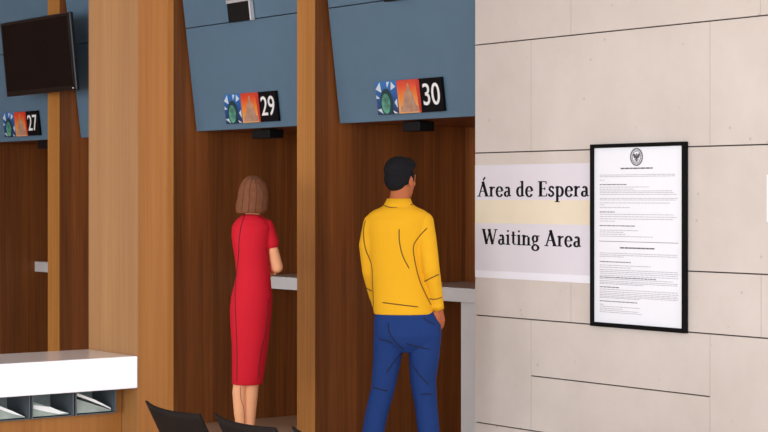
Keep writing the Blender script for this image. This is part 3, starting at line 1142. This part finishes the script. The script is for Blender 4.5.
bm = B()
loft(bm, secm(pelvis_m))
limb(bm, lleg_m, 0.0)
limb(bm, rleg_m, 0.0)
jeans = fused('jeans', bm, M['jeans'], man, 0.006, 4)
pen_lines(jeans, [L(p_, gm) for p_ in (
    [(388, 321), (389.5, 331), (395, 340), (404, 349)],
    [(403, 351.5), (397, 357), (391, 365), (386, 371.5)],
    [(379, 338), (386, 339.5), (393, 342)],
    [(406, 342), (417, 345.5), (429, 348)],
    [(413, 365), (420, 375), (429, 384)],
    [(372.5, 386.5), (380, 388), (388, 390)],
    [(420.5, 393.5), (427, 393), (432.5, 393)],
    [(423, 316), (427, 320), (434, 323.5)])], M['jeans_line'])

bm = B()                                            # short dark hair, fuller over the brow


def hm(x, y, z, r, b):
    ell(b, at_m(x, y, z), [q * 0.94 for q in r], R_m)


hm(0, -0.026, 0.048, (0.083, 0.094, 0.082), bm)
hm(0, -0.058, -0.002, (0.071, 0.056, 0.072), bm)
hm(0, 0.034, 0.080, (0.068, 0.062, 0.045), bm)
for s in (-1, 1):
    hm(s * 0.066, 0.018, 0.008, (0.013, 0.018, 0.036), bm)
    hm(s * 0.055, -0.030, 0.012, (0.024, 0.04, 0.05), bm)
fused('hair', bm, M['hair_m'], man, 0.005, 5)
for ch, yaw in ((lleg_m, -0.1), (rleg_m, 0.25)):
    a = ch[-1][0]
    R = Matrix.Translation((a.x, a.y, 0)) @ Matrix.Rotation(-yaw, 4, 'Z')
    bm = B()
    pieces = B()
    ell(pieces, (0, -0.005, 0.06), (0.046, 0.055, 0.05))
    ell(pieces, (0, 0.09, 0.045), (0.045, 0.085, 0.036))
    ell(pieces, (0, 0.14, 0.040), (0.047, 0.060, 0.030))
    add(bm, pieces, R)
    sh = fused('shoe', bm, M['shoe'], man, 0.005, 3)
    bm = B()
    b2 = B()
    pts = [(0.046 * math.cos(a_), 0.07 + 0.135 * math.sin(a_)) for a_ in [2 * PI * i / 28 for i in range(28)]]
    lo = [b2.verts.new((x, y, 0)) for x, y in pts]
    hi = [b2.verts.new((x, y, 0.024)) for x, y in pts]
    b2.faces.new(lo[::-1])
    b2.faces.new(hi)
    for i in range(28):
        b2.faces.new([lo[i], lo[(i + 1) % 28], hi[(i + 1) % 28], hi[i]])
    add(bm, b2, R)
    obj('sole', bm, M['sole'], sh)

# ---------------------------------------------------------------- woman
KW = 11.5 / 1850


def gw(x, y):
    return ((x - 252) * KW, EYE - (y - 197) * KW)


def pw(x, y, dep=0.0):
    a = gw(x, y)
    return Vector((a[0], dep, a[1]))


woman = thing('person', 'person in red knee-length dress with brown bob standing with arms folded', 'person', ((252 - 384) * KW, 11.5, 0))


def secw(rows, grow=0.0):
    return [(gw(0, y)[1], (gw(l, 0)[0] + gw(r, 0)[0]) / 2, cy, (r - l) / 2 * KW + grow, dep + grow) for y, l, r, cy, dep in rows]


dress_w = [(384, 232.8, 261.8, 0.0, 0.100), (376, 232.8, 263, 0.0, 0.104), (360, 232.8, 265.5, 0.0, 0.110), (345, 232.6, 267.5, 0.0, 0.116), (326, 231.2, 269.5, 0.0, 0.124), (308, 230.6, 271.2, 0.0, 0.130),
           (296, 232, 271.8, 0.0, 0.124), (286, 234.5, 270.5, 0.0, 0.108), (274, 237, 269.5, 0.0, 0.098), (262, 236, 269, 0.01, 0.104), (248, 233.5, 269.5, 0.02, 0.122), (236, 232, 270.5, 0.015, 0.118),
           (227, 232.5, 271, 0.0, 0.10), (220, 236.5, 267, 0.0, 0.082), (215.5, 242.5, 260.5, 0.0, 0.060), (214, 246, 256, 0.004, 0.046)]
rs_w = [(pw(266.3, 226.5, 0.0), 7.8), (pw(271.5, 243, 0.0), 7.6)]
ls_w = [(pw(239.5, 227, 0.01), 7.2), (pw(239.8, 242, 0.05), 6.6)]
rarm_w = [(pw(267.5, 228, 0.0), 5.6), (pw(272.0, 247, 0.0), 5.6), (pw(276.9, 267.0, 0.01), 6.2), (pw(267, 268.5, 0.13), 5.2), (pw(258, 267, 0.205), 3.6)]
larm_w = [(pw(241, 228, 0.01), 5.0), (pw(242, 245, 0.05), 4.8), (pw(245.5, 265, 0.13), 4.6), (pw(257, 269, 0.19), 4.0), (pw(265.5, 269.5, 0.155), 3.5)]
lleg_w = [(pw(246, 325, 0.0), 9.0), (pw(241.8, 375, 0.0), 7.6), (pw(239.4, 392, -0.008), 7.1), (pw(240.2, 412, -0.010), 6.3), (pw(241.3, 428, -0.004), 5.0), (pw(242.5, 445, 0.0), 4.2), (pw(243, 450, 0.0), 4.6)]
rleg_w = [(pw(256, 325, 0.0), 9.0), (pw(252, 375, 0.02), 7.4), (pw(250.6, 392, 0.018), 7.4), (pw(249.6, 412, 0.015), 6.4), (pw(249.4, 428, 0.02), 5.0), (pw(249.6, 445, 0.03), 4.2), (pw(250.2, 450, 0.03), 4.6)]


def limbw(b, ch, grow=0.0):
    chain(b, [c[0] for c in ch], [c[1] * KW + grow for c in ch])


HCW = (pw(253.5, 0)[0], 0.02, pw(0, 195.5)[2])
YAWW = math.radians(32)
bm = B()
loft(bm, secw(dress_w[4:-2], -0.012))
for ch in (rarm_w, larm_w, lleg_w, rleg_w):
    limbw(bm, ch)
chain(bm, [pw(251.5, 222, 0.0), pw(253, 210, 0.006), pw(253.5, 200, 0.012)], [0.050, 0.042, 0.045])
at_w, R_w = head_pieces(bm, HCW, YAWW, 0.88)
hand_pieces(bm, rarm_w[-1][0], (-0.75, -0.35, 0.1), (-0.4, 0.9, 0.2), -1, 0.82, 0.3)
hand_pieces(bm, larm_w[-1][0] , (0.62, -0.78, 0.0), (0.75, 0.6, 0.1), -1, 0.86, 0.42)
for ch, yaw in ((lleg_w, 0.35), (rleg_w, 0.5)):
    a = ch[-1][0]
    f = Vector((math.sin(yaw), math.cos(yaw), 0))
    b0 = Vector((a.x, a.y, 0.07)) - f * 0.018
    chain(bm, [a, b0, Vector((a.x, a.y, 0.045)) + f * 0.09, Vector((a.x, a.y, 0.03)) + f * 0.15], [0.029, 0.026, 0.024, 0.016])
fused('body', bm, M['skin_w'], woman, 0.0042, 3)
face_parts(at_w, R_w, 0.88, woman, M['lips'], M['hair_line'])
bm = B()
loft(bm, secw(dress_w, 0.005))
limbw(bm, rs_w)
limbw(bm, ls_w)
dress = fused('dress', bm, M['red'], woman, 0.006, 4)
pen_lines(dress, [L(p_, gw) for p_ in (
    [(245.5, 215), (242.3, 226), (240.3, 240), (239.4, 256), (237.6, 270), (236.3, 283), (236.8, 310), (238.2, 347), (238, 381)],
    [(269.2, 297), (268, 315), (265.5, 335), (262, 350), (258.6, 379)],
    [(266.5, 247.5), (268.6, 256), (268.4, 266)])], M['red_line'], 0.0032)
body_w = [c for c in woman.children if c.name.startswith('body')][0]
pen_lines(body_w, [L([(241, 386), (241.5, 398), (244.3, 408), (244.8, 424)], gw)], M['skin_line'], 0.0022, 'crease')
# chin-length bob
bm = B()
hs = [(213.3, 236.8, 265.2, 0.0, 0.078), (210, 235.6, 267.6, 0.0, 0.088), (204, 235.8, 268.6, 0.0, 0.096), (198, 237.6, 268.8, 0.0, 0.100), (190, 238.6, 268.3, 0.0, 0.102), (184, 240.6, 266, 0.0, 0.094), (179.5, 243.5, 262.5, 0.0, 0.076), (176.8, 247, 259, 0, 0.05), (175.6, 250, 256, 0, 0.024)]
loft(bm, [(z, cx, cy - 0.008, rx, ry) for z, cx, cy, rx, ry in secw(hs)], 36, 2.0)
hair = fused('hair', bm, M['hair_w'], woman, 0.006, 3)
# open the bob over the face
dirf = R_w @ Vector((0, 1, 0))
me = hair.data
b2 = bmesh.new()
b2.from_mesh(me)
kill = [f for f in b2.faces if (f.calc_center_median() - Vector(HCW)).dot(dirf) > 0.058 and (f.calc_center_median().z - HCW[2]) < 0.048]
bmesh.ops.delete(b2, geom=kill, context='FACES')
b2.to_mesh(me)
b2.free()
pen_lines(hair, [L(p_, gw) for p_ in (
    [(250, 178), (245.5, 186), (244.3, 196), (242.5, 211)], [(253.5, 177.5), (251, 188), (250.6, 200), (249, 212)],
    [(256, 179), (258, 190), (257, 202), (256.4, 212)], [(259, 182), (263.5, 192), (263.8, 202), (262.3, 210)])], M['hair_line'], 0.0026, 'strand')
for ch, yaw in ((lleg_w, 0.35), (rleg_w, 0.5)):
    a = ch[-1][0]
    R = Matrix.Translation((a.x, a.y, 0)) @ Matrix.Rotation(-yaw, 4, 'Z')
    bm = B()
    pc = B()
    ell(pc, (0, -0.02, 0.075), (0.030, 0.034, 0.034))
    chain(pc, [(0, -0.018, 0.066), (0, 0.09, 0.036), (0, 0.155, 0.026)], [0.029, 0.031, 0.022])
    chain(pc, [(0, -0.034, 0.05), (0, -0.036, 0.010)], [0.018, 0.010])
    add(bm, pc, R)
    fused('shoe', bm, M['shoe'], woman, 0.004, 2)

# ================================================================== WAITING CHAIRS
def make_chair(loc, label):
    t = thing('waiting_chair', label, 'chair', loc, (0, 0, ROT), 'black chairs in the waiting row')
    w = 0.415
    # backrest shell, leaning back, its sides curling forward, its outer corner drawn up
    bm = B()
    nx, nz = 22, 12
    gr = []
    for side_ in (0, 1):
        g = []
        for i in range(nx + 1):
            u = i / nx
            col = []
            peak = 0.014 * math.exp(-u * 7)
            top = 0.817 + peak - 0.006 * math.sin(u * PI)
            for j in range(nz + 1):
                v = j / nz
                z = 0.43 + (top - 0.43) * v
                y = 0.165 * (1 - v) - 0.004
                inset = 0.012 * (1 - v) + 0.03 * (1 - v) ** 4
                x = inset + (w - 2 * inset) * u
                yc = 0.045 * (abs(2 * u - 1) ** 2.2) * (1 - 0.75 * v)
                n = side_ * 0.011
                col.append(bm.verts.new((x, y + yc + n, z + side_ * 0.004 * (1 - v))))
            g.append(col)
        gr.append(g)
    A, Bk = gr
    for i in range(nx):
        for j in range(nz):
            for g in (A, Bk):
                f = bm.faces.new([g[i][j], g[i + 1][j], g[i + 1][j + 1], g[i][j + 1]])
                f.smooth = True
        for j in (0, nz):
            bm.faces.new([A[i][j], A[i + 1][j], Bk[i + 1][j], Bk[i][j]])
    for i in (0, nx):
        for j in range(nz):
            bm.faces.new([A[i][j], A[i][j + 1], Bk[i][j + 1], Bk[i][j]])
    obj('backrest', bm, M['chair'], t)
    bm = B()
    rings = []
    for j in range(15):
        v = j / 14
        y = 0.155 + 0.42 * v
        z = 0.435 + 0.022 * math.sin(v * PI * 1.1 + 0.3) - 0.03 * max(0, v - 0.85) / 0.15
        ring = []
        for i in range(15):
            u = i / 14
            ring.append((0.012 + (w - 0.024) * u, y, z + 0.02 * abs(2 * u - 1) ** 3))
        rings.append(ring)
    lay = []
    for dz in (0, -0.012):
        lay.append([[bm.verts.new((x, y, z + dz)) for x, y, z in r_] for r_ in rings])
    for j in range(14):
        for i in range(14):
            for l_ in lay:
                f = bm.faces.new([l_[j][i], l_[j][i + 1], l_[j + 1][i + 1], l_[j + 1][i]])
                f.smooth = True
    for j in range(14):
        for i in (0, 14):
            bm.faces.new([lay[0][j][i], lay[0][j + 1][i], lay[1][j + 1][i], lay[1][j][i]])
    for i in range(14):
        for j in (0, 14):
            bm.faces.new([lay[0][j][i], lay[0][j][i + 1], lay[1][j][i + 1], lay[1][j][i]])
    obj('seat', bm, M['chair'], t)
    for x in (0.03, w - 0.03):
        for (y0, y1) in ((0.20, 0.13), (0.50, 0.57)):
            bm = B()
            tube(bm, [(x, y0, 0.43), (x, y1, 0.0)], 0.011, 12)
            obj('leg', bm, M['steel'], t)
    bm = B()
    tube(bm, [(0.03, 0.20, 0.425), (w - 0.03, 0.20, 0.425)], 0.010)
    tube(bm, [(0.03, 0.50, 0.425), (w - 0.03, 0.50, 0.425)], 0.010)
    tube(bm, [(0.03, 0.20, 0.425), (0.03, 0.50, 0.425)], 0.010)
    tube(bm, [(w - 0.03, 0.20, 0.425), (w - 0.03, 0.50, 0.425)], 0.010)
    obj('seat_frame', bm, M['steel'], t)
    return t


CH0 = Vector((-0.968, 7.44, -0.006))
ch = make_chair(CH0, 'black chair nearest the oak pillar, leftmost of the waiting row')
dd = 0.527
copy_thing(ch, CH0 + RS * dd, 'black chair in the middle of the waiting row, below the woman')
copy_thing(ch, CH0 + RS * dd * 2, 'black chair of which only the top corner shows, right end of the row')
